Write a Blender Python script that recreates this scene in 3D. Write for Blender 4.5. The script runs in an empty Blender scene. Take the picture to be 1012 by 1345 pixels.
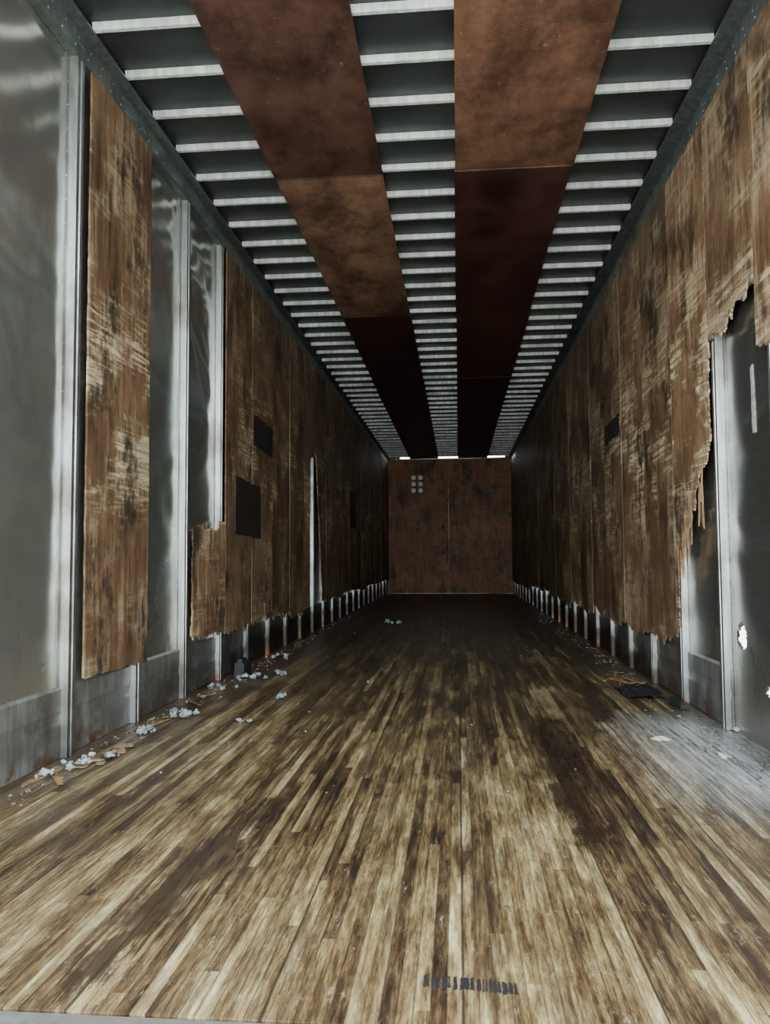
import bpy, bmesh, math, random
from mathutils import Matrix, Vector, noise
random.seed(7)
SC=bpy.context.scene
COL=SC.collection

# ---------------------------------------------------------------- camera
F=1050.0
cam=bpy.data.cameras.new('camera'); co=bpy.data.objects.new('camera',cam); COL.objects.link(co)
cam.sensor_fit='VERTICAL'; cam.sensor_height=24; cam.lens=24*F/1345
roll=0.006; yaw=math.atan(95.6/F); pitch=math.atan(61.0/F)
co.matrix_world=Matrix.Translation((0,0,.707))@Matrix.Rotation(yaw,4,'Z')@Matrix.Rotation(math.pi/2+pitch,4,'X')@Matrix.Rotation(-roll,4,'Z')
SC.camera=co

# ---------------------------------------------------------------- trailer dimensions (metres)
XL,XR=-1.405,1.085
Y0,Y1=1.25,16.1
H=2.752
POST0,PITCH=2.81,0.61

# ---------------------------------------------------------------- node helper
class NT:
    def __init__(s,name):
        s.m=bpy.data.materials.new(name); s.m.use_nodes=True
        s.t=s.m.node_tree; s.t.nodes.clear()
        s.out=s.n('ShaderNodeOutputMaterial'); s.b=s.n('ShaderNodeBsdfPrincipled')
        s.t.links.new(s.b.outputs[0],s.out.inputs[0])
        s.obj=s.n('ShaderNodeTexCoord').outputs['Object']
    def n(s,t): return s.t.nodes.new(t)
    def lk(s,v,i):
        if hasattr(v,'is_linked') or hasattr(v,'links'): s.t.links.new(v,i)
        else: i.default_value=v
    def set(s,k,v):
        if isinstance(v,tuple) and len(v)==3: v=(*v,1)
        s.lk(v,s.b.inputs[k])
    def map(s,scale,v=None,loc=(0,0,0)):
        m=s.n('ShaderNodeMapping'); s.lk(v or s.obj,m.inputs[0]); m.inputs['Scale'].default_value=scale; m.inputs['Location'].default_value=loc
        return m.outputs[0]
    def noise(s,v,scale=1,detail=3,rough=.55,dist=0,out=0):
        n=s.n('ShaderNodeTexNoise'); s.lk(v,n.inputs['Vector']); n.inputs['Scale'].default_value=scale
        n.inputs['Detail'].default_value=detail; n.inputs['Roughness'].default_value=rough; n.inputs['Distortion'].default_value=dist
        return n.outputs[out]
    def math(s,op,a,b=0.0,c=0.0,clamp=False):
        n=s.n('ShaderNodeMath'); n.operation=op; n.use_clamp=clamp
        s.lk(a,n.inputs[0]); s.lk(b,n.inputs[1]); s.lk(c,n.inputs[2]); return n.outputs[0]
    def ramp(s,f,stops,const=False):
        n=s.n('ShaderNodeValToRGB'); s.lk(f,n.inputs[0]); e=n.color_ramp.elements
        while len(e)<len(stops): e.new(.5)
        for el,(p,c) in zip(e,stops):
            el.position=p; el.color=(*c,1) if isinstance(c,tuple) else (c,c,c,1)
        if const: n.color_ramp.interpolation='CONSTANT'
        return n.outputs[0]
    def sm(s,f,a,b):
        n=s.n('ShaderNodeMapRange'); n.interpolation_type='SMOOTHSTEP'; s.lk(f,n.inputs[0])
        n.inputs[1].default_value=a; n.inputs[2].default_value=b; return n.outputs[0]
    def mix(s,f,a,b,mode='MIX'):
        n=s.n('ShaderNodeMix'); n.data_type='RGBA'; n.blend_type=mode
        s.lk(f,n.inputs[0])
        for v,i in ((a,6),(b,7)):
            if isinstance(v,tuple): v=(*v[:3],1)
            s.lk(v,n.inputs[i])
        return n.outputs[2]
    def sep(s,v=None):
        n=s.n('ShaderNodeSeparateXYZ'); s.lk(v or s.obj,n.inputs[0]); return n.outputs
    def comb(s,x,y,z=0.0):
        n=s.n('ShaderNodeCombineXYZ'); s.lk(x,n.inputs[0]); s.lk(y,n.inputs[1]); s.lk(z,n.inputs[2]); return n.outputs[0]
    def bump(s,h,st=.3,d=.01):
        n=s.n('ShaderNodeBump'); s.lk(h,n.inputs['Height']); n.inputs['Strength'].default_value=st; n.inputs['Distance'].default_value=d
        s.t.links.new(n.outputs[0],s.b.inputs['Normal']); return n

# ---------------------------------------------------------------- materials
def m_galv(name,base=(.60,.63,.62),rough=.38,metal=.6,dirt=.6,rust_and_dim=True):
    t=NT(name)
    a=t.noise(t.map((30,30,3)),1,3,.65); b=t.noise(t.obj,3,4,.6)
    c=t.mix(t.sm(a,.3,.75),tuple(x*.6 for x in base),base)
    c=t.mix(t.math('MULTIPLY',t.sm(b,.45,.65),dirt),c,(.10,.085,.07))
    if rust_and_dim:
        x,y,z=t.sep()
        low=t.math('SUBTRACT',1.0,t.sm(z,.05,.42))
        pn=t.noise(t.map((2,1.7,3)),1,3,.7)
        deep=t.sm(y,3.6,6.0)  # low steel darkens further in: the dimmer light is painted into the colour
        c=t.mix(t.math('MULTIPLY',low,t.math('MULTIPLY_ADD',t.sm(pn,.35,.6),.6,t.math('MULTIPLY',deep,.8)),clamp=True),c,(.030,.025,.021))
        r=t.math('MULTIPLY',t.math('SUBTRACT',1.0,t.sm(z,0.0,.10)),t.sm(t.noise(t.obj,9,3,.6),.52,.62))
        c=t.mix(r,c,(.14,.055,.025))
    t.set('Base Color',c); t.set('Metallic',metal)
    t.set('Roughness',t.ramp(b,[(0.3,rough),(.75,rough+.25)]))
    return t.m

def m_sheet(name,base,rough,metal,bst,lo=(.42,.40,.36)):
    t=NT(name)
    big=t.noise(t.map((1.0,.9,1.5)),1,1.0,.35,dist=1.8)
    sc=t.noise(t.map((1,1.2,45)),1,3,.7)
    dirt=t.noise(t.map((2,2.4,1.3)),1,5,.62)
    z=t.sep()[2]
    c=t.mix(t.sm(dirt,.42,.70),base,tuple(x*.55 for x in base))
    c=t.mix(t.math('MULTIPLY',t.sm(sc,.58,.68),.25),c,(.8,.8,.78))
    sp=t.noise(t.obj,26,2,.7)
    c=t.mix(t.math('MULTIPLY',t.sm(sp,.71,.75),.6),c,(.85,.85,.8))
    low=t.math('SUBTRACT',1.0,t.sm(z,.1,.95))
    c=t.mix(t.math('MULTIPLY',low,t.sm(dirt,.36,.6)),c,lo)
    t.set('Base Color',c); t.set('Metallic',metal)
    t.set('Roughness',t.math('ADD',t.math('MULTIPLY',t.sm(dirt,.40,.75),.14),t.math('MULTIPLY_ADD',low,.10,rough)))
    t.bump(big,bst,.10); return t.m

def m_ply(name,cols,scrape=(.50,.33,.16),amt=.8,gloss=.55,sheets=True):
    t=NT(name)
    geo=t.n('ShaderNodeNewGeometry'); rnd=geo.outputs['Random Per Island']
    off=t.comb(0.0,t.math('MULTIPLY',rnd,13.0),t.math('MULTIPLY',rnd,7.0))
    va=t.n('ShaderNodeVectorMath'); t.lk(t.obj,va.inputs[0]); t.lk(off,va.inputs[1]); P=va.outputs[0]
    grain=t.noise(t.map((20,30,2.2),P),1,4,.75)
    blot=t.noise(t.map((2,2.4,2.0),P),1,5,.72)
    f=t.math('MULTIPLY_ADD',grain,.5,t.math('MULTIPLY',blot,.62))
    c=t.ramp(f,[(.41,cols[0]),(.55,cols[1]),(.71,cols[2])])
    z=t.sep()[2]
    s1=t.noise(t.map((1,2.6,38),P),1,4,.80,dist=.8); s2=t.noise(t.map((1,2.0,2.4),P),1,4,.72)
    band=t.math('ADD',t.math('MULTIPLY',t.sm(z,.8,1.2),t.math('SUBTRACT',1.0,t.sm(z,1.4,2.1))),.45)
    m=t.math('MULTIPLY',t.math('MULTIPLY',t.sm(s1,.44,.64),t.sm(s2,.44,.60)),band)
    c=t.mix(t.math('MULTIPLY',m,amt,clamp=True),c,scrape)
    w=t.math('MULTIPLY',t.sm(t.math('MULTIPLY_ADD',grain,.5,t.math('MULTIPLY',s2,.7)),.58,.76),.6*amt)
    c=t.mix(w,c,tuple(x*.70 for x in scrape))
    d=t.noise(t.map((3,4,2.4),P,(9,1,4)),1,5,.78)
    c=t.mix(t.math('MULTIPLY',t.sm(d,.50,.66),.88),c,(.024,.018,.013))
    br=t.math('MULTIPLY_ADD',rnd,.5,.72)
    c=t.mix(1.0,c,t.comb(br,br,br),'MULTIPLY')
    t.set('Base Color',c); t.set('Roughness',t.math('MULTIPLY_ADD',grain,.3,gloss-.12)); t.set('Specular IOR Level',.35)
    t.bump(grain,.5,.004); return t.m

def m_ceilply(name,stops):
    t=NT(name); y=t.sep()[1]
    grain=t.noise(t.map((4,45,1)),1,3,.65); bl=t.noise(t.map((3.5,2.2,1)),1,6,.75)
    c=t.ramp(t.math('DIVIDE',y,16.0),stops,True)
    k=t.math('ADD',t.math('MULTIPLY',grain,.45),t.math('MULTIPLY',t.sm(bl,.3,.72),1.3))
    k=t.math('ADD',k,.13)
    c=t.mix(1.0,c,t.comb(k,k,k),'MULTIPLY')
    sp=t.noise(t.obj,24,2,.7); c=t.mix(t.math('MULTIPLY',t.sm(sp,.67,.74),.3),c,(.4,.33,.26))
    t.set('Base Color',c); t.set('Roughness',t.math('MULTIPLY_ADD',bl,.3,.32)); t.set('Specular IOR Level',.4)
    return t.m

def m_floor():
    t=NT('laminated_floor_wood')
    x,y,_=t.sep()
    W=.026
    row=t.math('FLOOR',t.math('DIVIDE',x,W))
    wn=t.n('ShaderNodeTexWhiteNoise'); wn.noise_dimensions='1D'; t.lk(row,wn.inputs['W'])
    yo=t.math('MULTIPLY_ADD',wn.outputs[0],5.0,y)
    ln=t.math('MULTIPLY_ADD',wn.outputs[0],.9,.7)
    col=t.math('FLOOR',t.math('DIVIDE',yo,ln))
    w2=t.n('ShaderNodeTexWhiteNoise'); w2.noise_dimensions='2D'; t.lk(t.comb(row,col),w2.inputs['Vector'])
    cell=w2.outputs[0]
    P=t.comb(t.math('ADD',x,t.math('MULTIPLY',cell,5.0)),y,0.0)
    g=t.noise(t.map((70,3.6,1),P),1,5,.83)
    wide=t.noise(t.map((2.6,.55,1)),1,4,.70)
    mott=t.noise(t.map((15,2.2,1)),1,7,.86)
    f=t.math('ADD',t.math('MULTIPLY',cell,.19),t.math('ADD',t.math('MULTIPLY',g,.58),t.math('MULTIPLY',wide,.50)))
    f=t.math('ADD',f,t.math('MULTIPLY',t.math('SUBTRACT',mott,.5),.95))
    c=t.ramp(f,[(.44,(.009,.006,.004)),(.54,(.038,.022,.011)),(.63,(.098,.062,.028)),(.735,(.20,.150,.072)),(.90,(.46,.40,.24))])
    gr=t.noise(t.map((10,.6,1),None,(3,3,0)),1,6,.80)
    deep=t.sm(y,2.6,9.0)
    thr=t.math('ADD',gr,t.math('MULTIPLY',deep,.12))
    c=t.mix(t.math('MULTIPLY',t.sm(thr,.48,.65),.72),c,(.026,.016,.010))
    pale=t.noise(t.map((34,11,1),None,(7,1,0)),1,5,.86)
    c=t.mix(t.math('MULTIPLY',t.sm(pale,.57,.70),t.math('MULTIPLY_ADD',deep,-.25,.40)),c,(.36,.34,.28))
    bx=t.math('MULTIPLY',t.sm(x,.5,1.0),t.math('MULTIPLY',t.sm(y,2.1,2.7),t.math('SUBTRACT',1.0,t.sm(y,3.4,3.9))))  # cool sheen beside the right wall, painted into the floor colour
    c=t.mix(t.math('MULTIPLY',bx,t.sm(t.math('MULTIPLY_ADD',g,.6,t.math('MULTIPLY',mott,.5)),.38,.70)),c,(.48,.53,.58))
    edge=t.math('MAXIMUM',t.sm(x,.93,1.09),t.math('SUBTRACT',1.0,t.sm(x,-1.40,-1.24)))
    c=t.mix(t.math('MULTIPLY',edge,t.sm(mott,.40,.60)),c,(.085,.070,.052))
    nx=t.noise(t.map((6,3,1)),1,6,.78)
    stain=None
    for (ax,ay,bx_,by,r) in ((-.66,1.32,-.62,1.55,.018),(-.63,1.60,-.60,1.85,.055),(-.59,1.95,-.55,2.35,.035),(.34,2.1,.33,3.0,.040),(.345,2.8,.38,3.5,.080),(.62,3.6,.7,4.6,.045)):
        pv=t.n('ShaderNodeVectorMath'); pv.operation='SUBTRACT'; t.lk(t.comb(x,y,0.0),pv.inputs[0]); pv.inputs[1].default_value=(ax,ay,0)
        L2=(bx_-ax)**2+(by-ay)**2
        dt=t.n('ShaderNodeVectorMath'); dt.operation='DOT_PRODUCT'; t.lk(pv.outputs[0],dt.inputs[0]); dt.inputs[1].default_value=((bx_-ax)/L2,(by-ay)/L2,0)
        h=t.math('MULTIPLY',dt.outputs['Value'],1.0,clamp=True)
        cx=t.math('MULTIPLY_ADD',h,bx_-ax,ax); cy=t.math('MULTIPLY_ADD',h,by-ay,ay)
        dx=t.math('SUBTRACT',x,cx); dy=t.math('MULTIPLY',t.math('SUBTRACT',y,cy),.5)
        d=t.math('SQRT',t.math('ADD',t.math('MULTIPLY',dx,dx),t.math('MULTIPLY',dy,dy)))
        d=t.math('ADD',d,t.math('ADD',t.math('MULTIPLY',t.math('SUBTRACT',nx,.5),.24),t.math('MULTIPLY',t.math('SUBTRACT',g,.5),.12)))
        k=t.math('SUBTRACT',1.0,t.sm(d,r*.5,r*1.25+.02))
        stain=k if stain is None else t.math('MAXIMUM',stain,k)
    c=t.mix(t.math('MULTIPLY',stain,.86),c,(.016,.009,.006))
    fr=t.math('FRACT',t.math('DIVIDE',x,W)); e=t.math('ABSOLUTE',t.math('SUBTRACT',fr,.5)); slat=t.sm(e,.40,.5)
    fr2=t.math('FRACT',t.math('DIVIDE',x,W*12)); e2=t.math('ABSOLUTE',t.math('SUBTRACT',fr2,.5)); plank=t.sm(e2,.488,.497)
    line=t.math('MAXIMUM',t.math('MULTIPLY',slat,.55),t.math('MULTIPLY',plank,.85))
    c=t.mix(line,c,(.015,.010,.007))
    t.set('Base Color',c)
    r=t.math('ADD',t.math('MULTIPLY',wide,.30),t.math('MULTIPLY_ADD',g,.40,.05))
    r=t.math('MULTIPLY_ADD',stain,-.10,r)
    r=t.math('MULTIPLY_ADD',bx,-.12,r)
    t.set('Roughness',r); t.set('Specular IOR Level',.5)
    hh=t.math('MULTIPLY_ADD',cell,.2,t.math('MULTIPLY',g,.7))
    t.bump(hh,.6,.004); return t.m

def m_plain(name,col,rough=.7,metal=0,var=.35,sc=12):
    t=NT(name); n=t.noise(t.obj,sc,3,.6)
    t.set('Base Color',t.mix(t.sm(n,.3,.7),tuple(x*(1-var) for x in col),col)); t.set('Roughness',rough); t.set('Metallic',metal)
    return t.m

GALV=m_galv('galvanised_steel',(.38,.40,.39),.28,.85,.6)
BOW=m_galv('roof_bow_steel',(.82,.88,.87),.42,.2,.3,False)
RAIL=m_galv('rail_steel',(.20,.24,.24),.36,.75,.5,False)
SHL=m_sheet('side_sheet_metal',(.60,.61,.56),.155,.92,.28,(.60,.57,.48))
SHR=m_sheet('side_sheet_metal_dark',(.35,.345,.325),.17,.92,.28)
ROOF=m_plain('roof_sheet',(.055,.066,.068),.45,.4,.4,5)
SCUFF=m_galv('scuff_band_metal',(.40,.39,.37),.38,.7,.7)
SILL=m_galv('sill_metal',(.13,.13,.125),.6,.3,.7,False)
PLY=m_ply('wall_plywood',[(.056,.029,.015),(.148,.082,.042),(.29,.188,.106)],(.68,.54,.35),.95)
PLYB=m_ply('back_plywood',[(.07,.030,.014),(.18,.074,.030),(.27,.128,.055)],(.34,.22,.11),.3)
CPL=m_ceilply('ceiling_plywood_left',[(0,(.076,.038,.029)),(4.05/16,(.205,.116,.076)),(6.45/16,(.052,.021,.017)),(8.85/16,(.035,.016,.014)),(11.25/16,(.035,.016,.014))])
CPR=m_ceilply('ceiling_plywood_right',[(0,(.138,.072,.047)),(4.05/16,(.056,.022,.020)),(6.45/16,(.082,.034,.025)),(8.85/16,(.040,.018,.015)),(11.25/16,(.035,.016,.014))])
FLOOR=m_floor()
PATCH=m_plain('dark_patch_board',(.022,.016,.012),.6,0,.5,14)
WHITE=m_plain('white_plastic_scrap',(.34,.39,.41),.4,0,.6,40)
WOOD=m_plain('splintered_wood',(.30,.17,.08),.75,0,.6,25)
BLK=m_plain('black_rubber',(.015,.015,.017),.5)
CRUMB=m_plain('grit',(.22,.18,.14),.8,0,.7,30)
CARD=m_plain('torn_cardboard',(.30,.21,.12),.8,0,.4,20)
GROUND=m_plain('concrete_yard',(.50,.48,.44),.85,0,.2,2)
DOT=m_plain('white_label',(.85,.85,.8),.5,0,.1,60)
GLUE=m_plain('dried_glue',(.36,.37,.34),.5,0,.5,60)

# ---------------------------------------------------------------- mesh helpers
class MB:
    def __init__(s): s.bm=bmesh.new()
    def box(s,x0,x1,y0,y1,z0,z1):
        v=[s.bm.verts.new((x,y,z)) for x in (x0,x1) for y in (y0,y1) for z in (z0,z1)]
        for f in ((0,1,3,2),(4,6,7,5),(0,4,5,1),(2,3,7,6),(0,2,6,4),(1,5,7,3)): s.bm.faces.new([v[i] for i in f])
    def prism(s,pts,fa,fb):
        a=[s.bm.verts.new(fa(p)) for p in pts]; b=[s.bm.verts.new(fb(p)) for p in pts]
        n=len(pts)
        s.bm.faces.new(a); s.bm.faces.new(b[::-1])
        for i in range(n): s.bm.faces.new((a[i],b[i],b[(i+1)%n],a[(i+1)%n]))
    def rivet(s,c,nrm,r=.006):
        nrm=Vector(nrm); u=nrm.orthogonal().normalized(); w=nrm.cross(u); c=Vector(c)
        top=s.bm.verts.new(c+nrm*r*.55)
        r1=[s.bm.verts.new(c+(u*math.cos(a)+w*math.sin(a))*r) for a in [i*math.pi/3 for i in range(6)]]
        r2=[s.bm.verts.new(c+(u*math.cos(a)+w*math.sin(a))*r*.6+nrm*r*.42) for a in [i*math.pi/3 for i in range(6)]]
        for i in range(6):
            j=(i+1)%6; s.bm.faces.new((r1[i],r1[j],r2[j],r2[i])); s.bm.faces.new((r2[i],r2[j],top))
    def holed(s,x,y0,y1,z0,z1,cy,cz,ry,rz,seed):
        """thin sheet rectangle with an added ragged hole where sky shows as a glint, edges curled outward"""
        n=32; rr=random.Random(seed); C=Vector((cy,cz)); inn=[];mid=[];out=[]
        for i in range(n):
            a=2*math.pi*i/n; d=Vector((math.cos(a),math.sin(a)))
            k=.85+.45*noise.noise(Vector((d.x*1.1,d.y*1.1,seed)))+rr.uniform(-.06,.06)
            inn.append(C+Vector((d.x*ry*k,d.y*rz*k))); mid.append(C+Vector((d.x*ry*(k*.4+.85),d.y*rz*(k*.4+.85))))
            tt=min(((y1-cy)/d.x if d.x>1e-6 else (y0-cy)/d.x if d.x<-1e-6 else 1e9),((z1-cz)/d.y if d.y>1e-6 else (z0-cz)/d.y if d.y<-1e-6 else 1e9))
            out.append(C+d*tt)
        for c in [Vector(q) for q in ((y1,z1),(y0,z1),(y0,z0),(y1,z0))]:
            j=min(range(n),key=lambda i:(out[i]-c).length); out[j]=c
        A=[s.bm.verts.new((x+rr.uniform(0,.008),p.x,p.y)) for p in inn]; M_=[s.bm.verts.new((x,p.x,p.y)) for p in mid]; B=[s.bm.verts.new((x,p.x,p.y)) for p in out]
        for i in range(n):
            j=(i+1)%n; s.bm.faces.new((A[i],A[j],M_[j],M_[i])); s.bm.faces.new((M_[i],M_[j],B[j],B[i]))
    def done(s,name,mat,smooth=False,parent=None):
        bmesh.ops.recalc_face_normals(s.bm,faces=s.bm.faces)
        me=bpy.data.meshes.new(name); s.bm.to_mesh(me); s.bm.free()
        o=bpy.data.objects.new(name,me); COL.objects.link(o); me.materials.append(mat)
        if smooth:
            for p in me.polygons: p.use_smooth=True
        if parent: o.parent=parent
        return o

def rough_outline(pts,amps,step=.018,seed=0):
    rr=random.Random(seed); out=[]
    for i,(p,a) in enumerate(zip(pts,amps)):
        q=pts[(i+1)%len(pts)]; p=Vector(p); q=Vector(q); L=(q-p).length
        out.append(tuple(p))
        if a>0:
            n=max(2,int(L/step)); d=(q-p)/L; nn=Vector((-d.y,d.x))
            for k in range(1,n):
                t=k/n; j=noise.noise(Vector((p.x*9+t*L*14,p.y*7,seed)))*a+rr.uniform(-.35,.35)*a
                out.append(tuple(p+d*(L*t+rr.uniform(-.2,.2)*step)+nn*j))
    return out

# ---------------------------------------------------------------- shell
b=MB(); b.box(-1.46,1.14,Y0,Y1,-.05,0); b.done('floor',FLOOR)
b=MB()
b.box(-1.46,1.14,Y0-.10,Y0-.006,-.06,-.002)
for i in range(9): b.rivet((-1.3+i*.3,Y0-.05,-.002),(0,0,1),.010)
b.done('trim_threshold',SILL)

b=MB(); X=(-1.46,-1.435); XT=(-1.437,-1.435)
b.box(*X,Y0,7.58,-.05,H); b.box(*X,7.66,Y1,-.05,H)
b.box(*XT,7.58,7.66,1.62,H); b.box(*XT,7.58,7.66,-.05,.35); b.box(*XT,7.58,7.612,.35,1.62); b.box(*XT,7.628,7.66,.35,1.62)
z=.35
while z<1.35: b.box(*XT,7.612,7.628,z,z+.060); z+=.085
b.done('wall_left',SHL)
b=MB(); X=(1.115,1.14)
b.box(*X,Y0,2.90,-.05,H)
b.box(*X,2.90,3.12,-.05,.10); b.holed(1.115,2.90,3.12,.10,.34,3.01,.215,.06,.020,5); b.box(*X,2.90,3.12,.34,H)  # this hole and the next are added to give the sheet bright glints
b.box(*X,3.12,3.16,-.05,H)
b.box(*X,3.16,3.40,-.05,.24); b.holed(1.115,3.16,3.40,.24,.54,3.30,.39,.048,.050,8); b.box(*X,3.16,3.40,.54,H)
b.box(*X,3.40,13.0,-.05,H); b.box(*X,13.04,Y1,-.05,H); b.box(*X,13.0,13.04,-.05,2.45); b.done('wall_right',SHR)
b=MB(); b.box(-1.46,1.14,Y1,Y1+.03,-.05,2.722); b.box(-1.46,-1.15,Y1,Y1+.03,2.722,H); b.box(.95,1.14,Y1,Y1+.03,2.722,H); b.done('wall_back',SHR)
b=MB(); b.box(-1.46,1.14,Y0,Y1+.03,H,H+.02); b.done('ceiling',ROOF)

def post(b,side,y,z0,z1,w=.052):
    s=1 if side=='L' else -1
    xb=-1.4345 if side=='L' else 1.1145
    xf=xb+s*.034
    prof=[(y-w*.5-.028,xb),(y-w*.5-.028,xb+s*.004),(y-w*.5-.004,xb+s*.004),(y-w*.5,xf),(y-w*.12,xf),(y-w*.08,xf-s*.005),(y+w*.08,xf-s*.005),(y+w*.12,xf),(y+w*.5,xf),(y+w*.5+.004,xb+s*.004),(y+w*.5+.028,xb+s*.004),(y+w*.5+.028,xb)]
    b.prism(prof,lambda p:(p[1],p[0],z0),lambda p:(p[1],p[0],z1))
    if y<6:
        z=z0+.06
        while z<z1:
            for dy in (-.042,.042): b.rivet((xb+s*.004,y+dy,z),(s,0,0),.0055)
            z+=.09
for side in 'LR':
    b=MB(); yy=POST0-2*PITCH
    while yy<Y1-.2:
        post(b,side,yy+(0 if side=='L' else .02),.002,2.66); yy+=PITCH
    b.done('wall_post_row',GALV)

def rail(side,flange):
    b=MB(); s=1 if side=='L' else -1
    xb=-1.434 if side=='L' else 1.114
    x1=xb+s*.040
    prof=[(xb,2.60),(xb+s*.036,2.60),(xb+s*.040,2.606),(xb+s*.040,2.64),(xb+s*.032,2.648),(xb+s*.032,2.70),(xb+s*(.040+flange),2.712),(xb+s*(.040+flange),2.720),(xb,2.720)]
    b.prism(prof,lambda p:(p[0],Y0,p[1]),lambda p:(p[0],Y1-.01,p[1]))
    y=Y0+.1
    while y<9:
        b.rivet((x1,y,2.622),(s,0,0),.0065); b.rivet((xb+s*.032,y+.04,2.675),(s,0,0),.006); y+=.1
    return b.done('trim_roof_rail',RAIL)
rail('L',.035); rail('R',.06)

def scuff(xb,s,y0,y1,b):
    prof=[(xb,.004),(xb+s*.012,.004),(xb+s*.012,.12),(xb+s*.008,.135),(xb+s*.008,.155),(xb+s*.012,.17),(xb+s*.012,.245),(xb,.255)]
    b.prism(prof,lambda p:(p[0],y0,p[1]),lambda p:(p[0],y1,p[1]))
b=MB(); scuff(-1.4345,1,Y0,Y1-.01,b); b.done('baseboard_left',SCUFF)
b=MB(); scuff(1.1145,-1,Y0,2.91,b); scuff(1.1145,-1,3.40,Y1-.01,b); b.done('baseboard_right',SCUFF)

# roof bows
b=MB(); y=2.83-4*.303
BOTT=2.722
while y<Y1-.1:
    prof=[(y-.014,H-.001),(y-.011,BOTT+.002),(y-.008,BOTT),(y+.010,BOTT),(y+.012,BOTT+.002),(y+.016,H-.001)]
    b.prism(prof,lambda p:(-1.365,p[0],p[1]),lambda p:(1.02,p[0],p[1]))
    for xx in (-1.34,-.25,.82): b.rivet((xx,y,BOTT),(0,0,-1),.005)
    y+=.303
b.done('roof_bow_row',BOW)

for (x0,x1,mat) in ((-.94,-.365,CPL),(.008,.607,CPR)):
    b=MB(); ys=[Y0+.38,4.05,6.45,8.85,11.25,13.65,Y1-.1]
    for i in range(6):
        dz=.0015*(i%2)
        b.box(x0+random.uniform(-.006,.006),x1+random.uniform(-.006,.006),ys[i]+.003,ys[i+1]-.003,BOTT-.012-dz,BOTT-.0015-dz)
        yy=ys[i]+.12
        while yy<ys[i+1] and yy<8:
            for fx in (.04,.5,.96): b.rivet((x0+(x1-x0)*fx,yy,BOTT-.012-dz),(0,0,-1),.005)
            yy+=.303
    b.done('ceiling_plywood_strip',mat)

# ---------------------------------------------------------------- plywood lining
ZT=2.598
def slab(b,side,pts,amps,seed,step=.018):
    s=1 if side=='L' else -1
    xb=-1.399 if side=='L' else 1.079
    o=rough_outline(pts,amps,step,seed)
    dx=random.uniform(0,.003)
    b.prism(o,lambda p:(xb+s*.0005,p[0],p[1]),lambda p:(xb+s*(.0085+dx),p[0],p[1]))
b=MB()
slab(b,'L',[(2.885,.27),(3.49,.255),(3.485,ZT),(2.88,ZT)],[.012,.006,0,.004],1)
slab(b,'L',[(4.10,.30),(4.69,.275),(4.69,.93),(4.57,.925),(4.53,.87),(4.42,.88),(4.30,.86),(4.28,.90),(4.11,.87)],[.03,0,.015,.03,.025,.03,.02,.03,.02],2,.012)
y=4.695; i=0
while y<Y1-.2:
    y2=min(y+.61,Y1-.05)
    lo=.27+random.uniform(-.03,.04)
    if abs(y-7.135)<.2:
        slab(b,'L',[(y+.004,lo),(7.44,lo),(7.45,1.0),(7.48,1.66),(7.741,1.74),(7.741,ZT),(y+.004,ZT)],[.02,.02,.02,.02,0,0,0],51)
    elif abs(y-7.745)<.2:
        slab(b,'L',[(y+.22,1.0),(y+.34,.5),(y+.40,lo),(y2-.004,lo),(y2-.004,ZT),(y+.004,ZT),(y+.002,1.75),(y+.08,1.60)],[.02,.02,.02,0,0,0,.01,.03],50)
    elif i==1:
        slab(b,'L',[(y+.004,.28),(y+.30,.27),(y+.36,.40),(y+.41,.27),(y2-.004,.29),(y2-.004,ZT),(y+.004,ZT)],[.04,.03,.03,.04,.004,0,.004],20+i)
    else:
        slab(b,'L',[(y+.004,lo),(y2-.004,lo+random.uniform(-.03,.03)),(y2-.004,ZT),(y+.004,ZT)],[.045 if y<10 else 0,.003,0,.003],20+i,.02 if y<8 else .06)
    y=y2; i+=1
LL=b.done('plywood_wall_lining',PLY)

b=MB()
slab(b,'R',[(1.75,1.2),(2.2,1.35),(2.93,1.46),(2.93,ZT),(1.75,ZT)],[.02,.02,.004,0,0],60)
slab(b,'R',[(2.935,1.72),(3.05,1.66),(3.10,1.70),(3.2,1.645),(3.30,1.62),(3.40,1.63),(3.47,1.615),(3.47,ZT),(2.935,ZT)],[.035,.04,.04,.04,.04,.03,.003,0,.003],61,.009)
slab(b,'R',[(3.478,1.60),(3.50,1.16),(3.60,1.10),(3.70,1.02),(3.80,.87),(3.88,.83),(3.97,.70),(4.02,.66),(4.055,.36),(4.075,.33),(4.075,ZT),(3.478,ZT)],[.03,.04,.045,.045,.04,.04,.04,.03,.01,0,0,.003],62,.009)
y=4.08;i=0
while y<Y1-.2:
    y2=min(y+.61,Y1-.05); lo=.30+random.uniform(-.05,.03)
    slab(b,'R',[(y+.004,lo),(y+.3,lo-.03),(y2-.004,lo+random.uniform(-.03,.03)),(y2-.004,ZT),(y+.004,ZT)],[.045 if y<9 else 0,.045 if y<9 else 0,.003,0,.003],80+i,.02 if y<8 else .06)
    y=y2;i+=1
LR=b.done('plywood_wall_lining',PLY)

b=MB()
for k in range(22):
    t=random.random(); y=3.5+t*.5; z=1.12-t*.45+random.uniform(-.03,.10)
    l=random.uniform(.05,.20); w=random.uniform(.003,.010)
    b.prism([(y,z),(y+w,z),(y+w*.8+random.uniform(-.02,.02),z-l)],lambda p:(1.066,p[0],p[1]),lambda p:(1.0675-random.uniform(0,.012),p[0],p[1]))
b.done('torn_slivers',WOOD,parent=LR)

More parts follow.
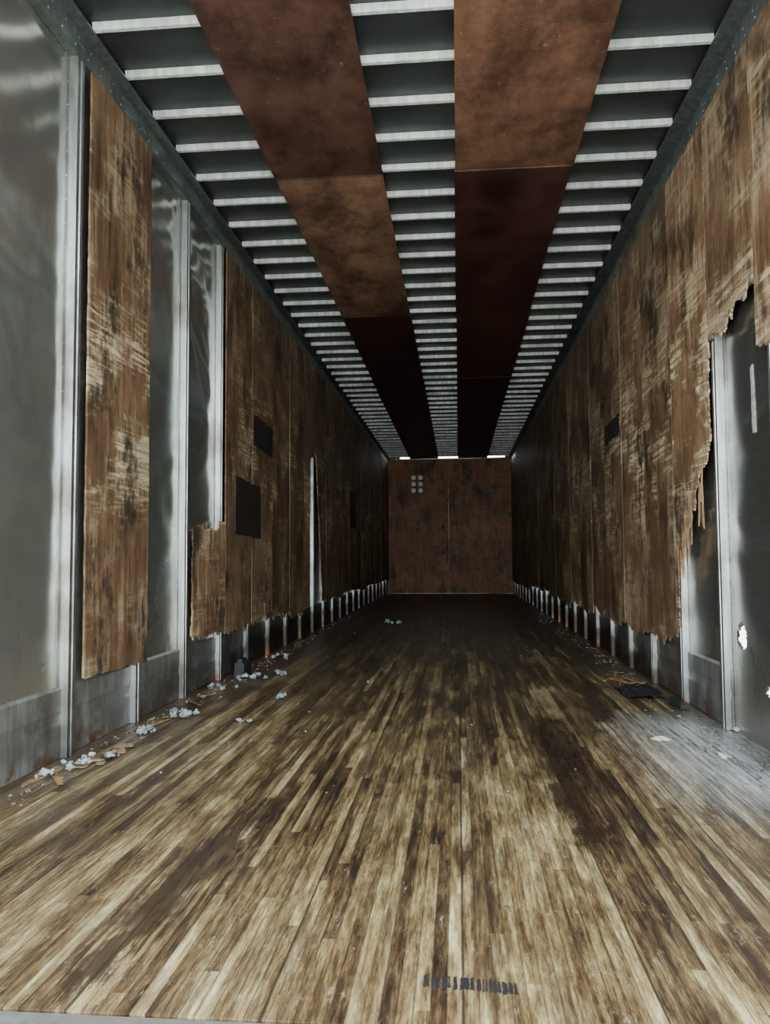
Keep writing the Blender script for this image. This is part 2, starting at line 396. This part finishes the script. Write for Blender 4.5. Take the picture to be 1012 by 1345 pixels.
b=MB()
b.prism(rough_outline([(5.33,1.49),(5.9,1.47),(5.9,1.68),(5.33,1.70)],[.01]*4,.03,5),lambda p:(-1.3905,p[0],p[1]),lambda p:(-1.385,p[0],p[1]))
b.prism(rough_outline([(4.88,.865),(5.54,.85),(5.52,1.21),(4.9,1.235)],[.01]*4,.03,6),lambda p:(-1.3905,p[0],p[1]),lambda p:(-1.3855,p[0],p[1]))
b.prism(rough_outline([(10.2,1.1),(10.8,1.1),(10.8,1.6),(10.2,1.6)],[.01]*4,.05,6),lambda p:(-1.3905,p[0],p[1]),lambda p:(-1.3855,p[0],p[1]))
b.done('patches',PATCH,parent=LL)
b=MB()
b.prism(rough_outline([(5.35,1.52),(5.85,1.51),(5.85,1.64),(5.35,1.66)],[.01]*4,.03,5),lambda p:(1.0705,p[0],p[1]),lambda p:(1.066,p[0],p[1]))
b.done('patches',PATCH,parent=LR)

b=MB()
b.box(-1.43,-.18,Y1-.03,Y1-.015,.004,2.70); b.box(-.1785,1.11,Y1-.031,Y1-.015,.004,2.70)
BP=b.done('plywood_back_panel',PLYB)
b=MB()
for i in range(2):
    for j in range(3):
        x=-.88+i*.14; z=2.33-j*.13
        pts=[(x+.048*math.cos(a*math.pi/6),z+.048*math.sin(a*math.pi/6)) for a in range(12)]
        b.prism(pts,lambda p:(p[0],Y1-.038,p[1]),lambda p:(p[0],Y1-.032,p[1]))
b.done('white_dots',DOT,parent=BP)

b=MB()
b.prism(rough_outline([(3.08,1.17),(3.105,1.17),(3.11,1.42),(3.09,1.43)],[.006]*4,.02,9),lambda p:(1.1145,p[0],p[1]),lambda p:(1.111,p[0],p[1]))
b.done('adhesive_strip',GLUE)

b=MB(); x=-.065
rr=random.Random(4)
while x<.085:
    w=rr.uniform(.003,.008)
    b.prism(rough_outline([(x,1.36-.1*x+rr.uniform(-.006,.006)),(x+w,1.36-.1*x),(x+w*.9,1.398-.1*x+rr.uniform(-.010,.006)),(x+.001,1.396-.1*x)],[.002]*4,.004,int(x*900)),lambda p:(p[0],p[1],.0003),lambda p:(p[0],p[1],.0010))
    x+=w+rr.uniform(.001,.005)
b.done('tyre_scuff_mark',BLK)

# ---------------------------------------------------------------- debris
def lump(b,c,r,seed,flat=.7,sub=2,amp=.5,mi=0):
    res=bmesh.ops.create_icosphere(b.bm,subdivisions=sub,radius=1)
    rr=random.Random(seed); rot=Matrix.Rotation(rr.uniform(0,6),3,'Z')
    ex=Vector((rr.uniform(.7,1.3),rr.uniform(.7,1.3),flat))
    zs=[]; fs=set()
    for v in res['verts']:
        p=v.co.copy(); k=1+amp*noise.noise(p*2.1+Vector((seed*3.1,seed,0)))*1.6
        p=rot@Vector((p.x*ex.x,p.y*ex.y,p.z*ex.z))*r*k; v.co=p; zs.append(p.z)
        for f in v.link_faces: fs.add(f)
    for f in fs: f.material_index=mi
    mz=min(zs)
    for v in res['verts']: v.co+=Vector((c[0],c[1],c[2]-mz))
def clear(x,y): return not (.80<x<1.08 and 4.08<y<4.52) and not(.97<x and 3.83<y<4.15) and not (x<-1.27 and 4.74<y<4.98)
b=MB(); s=0
for (x,y,n,sp,r) in ((-1.29,3.2,10,.03,.012),(-1.255,3.545,13,.04,.014),(-.947,3.437,6,.015,.012),(-.89,4.01,5,.02,.012),(-1.07,4.84,5,.025,.013),(-1.22,4.65,8,.05,.014),(-1.34,2.55,10,.035,.010),(-1.31,2.72,9,.04,.010),(-1.33,4.3,6,.05,.012),(-1.3,5.6,6,.08,.012),(-.52,4.53,1,.02,.010),(-.65,8.6,3,.05,.02),(1.0,3.4,2,.06,.008)):
    for k in range(n):
        s+=1; px=max(-1.37,x+random.gauss(0,sp)); py=y+random.gauss(0,sp)
        if clear(px,py): lump(b,(px,py,random.uniform(0,.010)),r*random.uniform(.4,1.15),s,.8,2,1.1,0)
for k in range(720):
    s+=1
    side=random.random()<.5
    y=2.2+random.random()**1.3*8
    x=(XL+.03+abs(random.gauss(0,.06))) if side else (XR-.03-abs(random.gauss(0,.08)))
    if random.random()<.05: x=random.uniform(-1.2,1.0)
    if clear(x,y): lump(b,(x,y,0),random.uniform(.002,.008),s,.6,1,.7,1)
rr=random.Random(11)
def stick(b,x,y,l,w,ang,z=.001,t=.004,mi=2):
    d=Vector((math.cos(ang),math.sin(ang))); n=Vector((-d.y,d.x)); c=Vector((x,y))
    pts=[c-d*l/2-n*w/2,c-d*l/4-n*w*.6,c+d*l/3-n*w*.4,c+d*l/2,c+d*l*.3+n*w*.45,c-d*l*.2+n*w*.5,c-d*l*.45+n*w*.3]
    n0=len(b.bm.faces)
    b.prism([tuple(p) for p in pts],lambda p:(p[0],p[1],z),lambda p:(p[0],p[1],z+t))
    b.bm.faces.ensure_lookup_table()
    for f in b.bm.faces[n0:]: f.material_index=mi
stick(b,-1.36,2.55,.22,.02,1.45); stick(b,-1.32,3.3,.2,.02,1.7); stick(b,-1.3,3.42,.14,.018,1.3)
for k in range(40):
    y=rr.uniform(2.5,8); sd=rr.random()<.45
    x=(-1.40+rr.uniform(.03,.12)) if sd else (1.09-rr.uniform(.04,.16))
    l=rr.uniform(.05,.2)
    if y<3.9 and not sd: continue
    if clear(x,y) and clear(x,y-l/2) and clear(x,y+l/2): stick(b,x,y,l,rr.uniform(.005,.02),rr.gauss(1.57,.35),rr.uniform(.001,.006),.004)
for k in range(26):   # torn cardboard and film scraps
    y=rr.uniform(2.45,6.0); sd=rr.random()<.6
    x=(-1.37+rr.uniform(.03,.14)) if sd else (1.03-rr.uniform(.0,.10))
    if y<3.9 and not sd: continue
    if clear(x,y) and clear(x,y+.05) and clear(x,y-.05): stick(b,x,y,rr.uniform(.03,.08),rr.uniform(.02,.045),rr.uniform(0,6),rr.uniform(.001,.008),.002,3)
stick(b,.90,4.75,.3,.03,2.0); stick(b,.98,4.72,.28,.025,1.8,.006); stick(b,.86,4.85,.3,.03,1.3)
o=b.done('floor_debris',WHITE)
for m in (CRUMB,WOOD,CARD): o.data.materials.append(m)

b=MB(); n=22
g=[[None]*n for _ in range(n)]
for i in range(n):
    for j in range(n):
        u=i/(n-1)*2-1; v=j/(n-1)*2-1
        rr_=1+.35*noise.noise(Vector((u*2,v*2,3)))
        z=.028*max(0,1-(u*u+v*v)*.5)*(0.5+abs(noise.noise(Vector((u*3,v*3,1))))*2)
        g[i][j]=b.bm.verts.new((.93+u*.10*rr_,4.30+v*.16*rr_,.002+z))
for i in range(n-1):
    for j in range(n-1): b.bm.faces.new((g[i][j],g[i+1][j],g[i+1][j+1],g[i][j+1]))
b.done('black_rag',BLK,True)
b=MB(); b.prism([(1.02,3.86),(1.065,3.86),(1.07,4.08),(1.03,4.10),(1.0,3.98)],lambda p:(p[0],p[1],.001),lambda p:(p[0],p[1],.02)); b.done('broken_board_piece',BLK)
b=MB()
b.prism([(-1.36,.001),(-1.30,.001),(-1.295,.07),(-1.31,.085),(-1.355,.08)],lambda p:(p[0],4.78,p[1]),lambda p:(p[0]+.01,4.92,p[1]))
b.box(-1.345,-1.315,4.80,4.90,.08,.10)
b.done('black_plastic_block',BLK)

# ---------------------------------------------------------------- outside
b=MB(); b.box(-40,40,-40,50,-1.3,-1.2); b.done('ground',GROUND)

w=bpy.data.worlds.new('sky'); SC.world=w; w.use_nodes=True
nt=w.node_tree; bg=nt.nodes['Background']
tc=nt.nodes.new('ShaderNodeTexCoord'); sp=nt.nodes.new('ShaderNodeSeparateXYZ'); nt.links.new(tc.outputs['Generated'],sp.inputs[0])
cr=nt.nodes.new('ShaderNodeMapRange'); nt.links.new(sp.outputs[2],cr.inputs[0]); cr.inputs[1].default_value=0; cr.inputs[2].default_value=.7
cr.inputs[3].default_value=14.5; cr.inputs[4].default_value=9.0
nt.links.new(cr.outputs[0],bg.inputs[1]); bg.inputs[0].default_value=(.87,.97,1.0,1)
sun=bpy.data.lights.new('sun','SUN'); sun.energy=18; sun.angle=.01; sun.color=(1,.95,.86)
so=bpy.data.objects.new('sun',sun); COL.objects.link(so)
d=Vector((-.75,-.12,-.85)).normalized(); so.rotation_euler=d.to_track_quat('-Z','Y').to_euler()
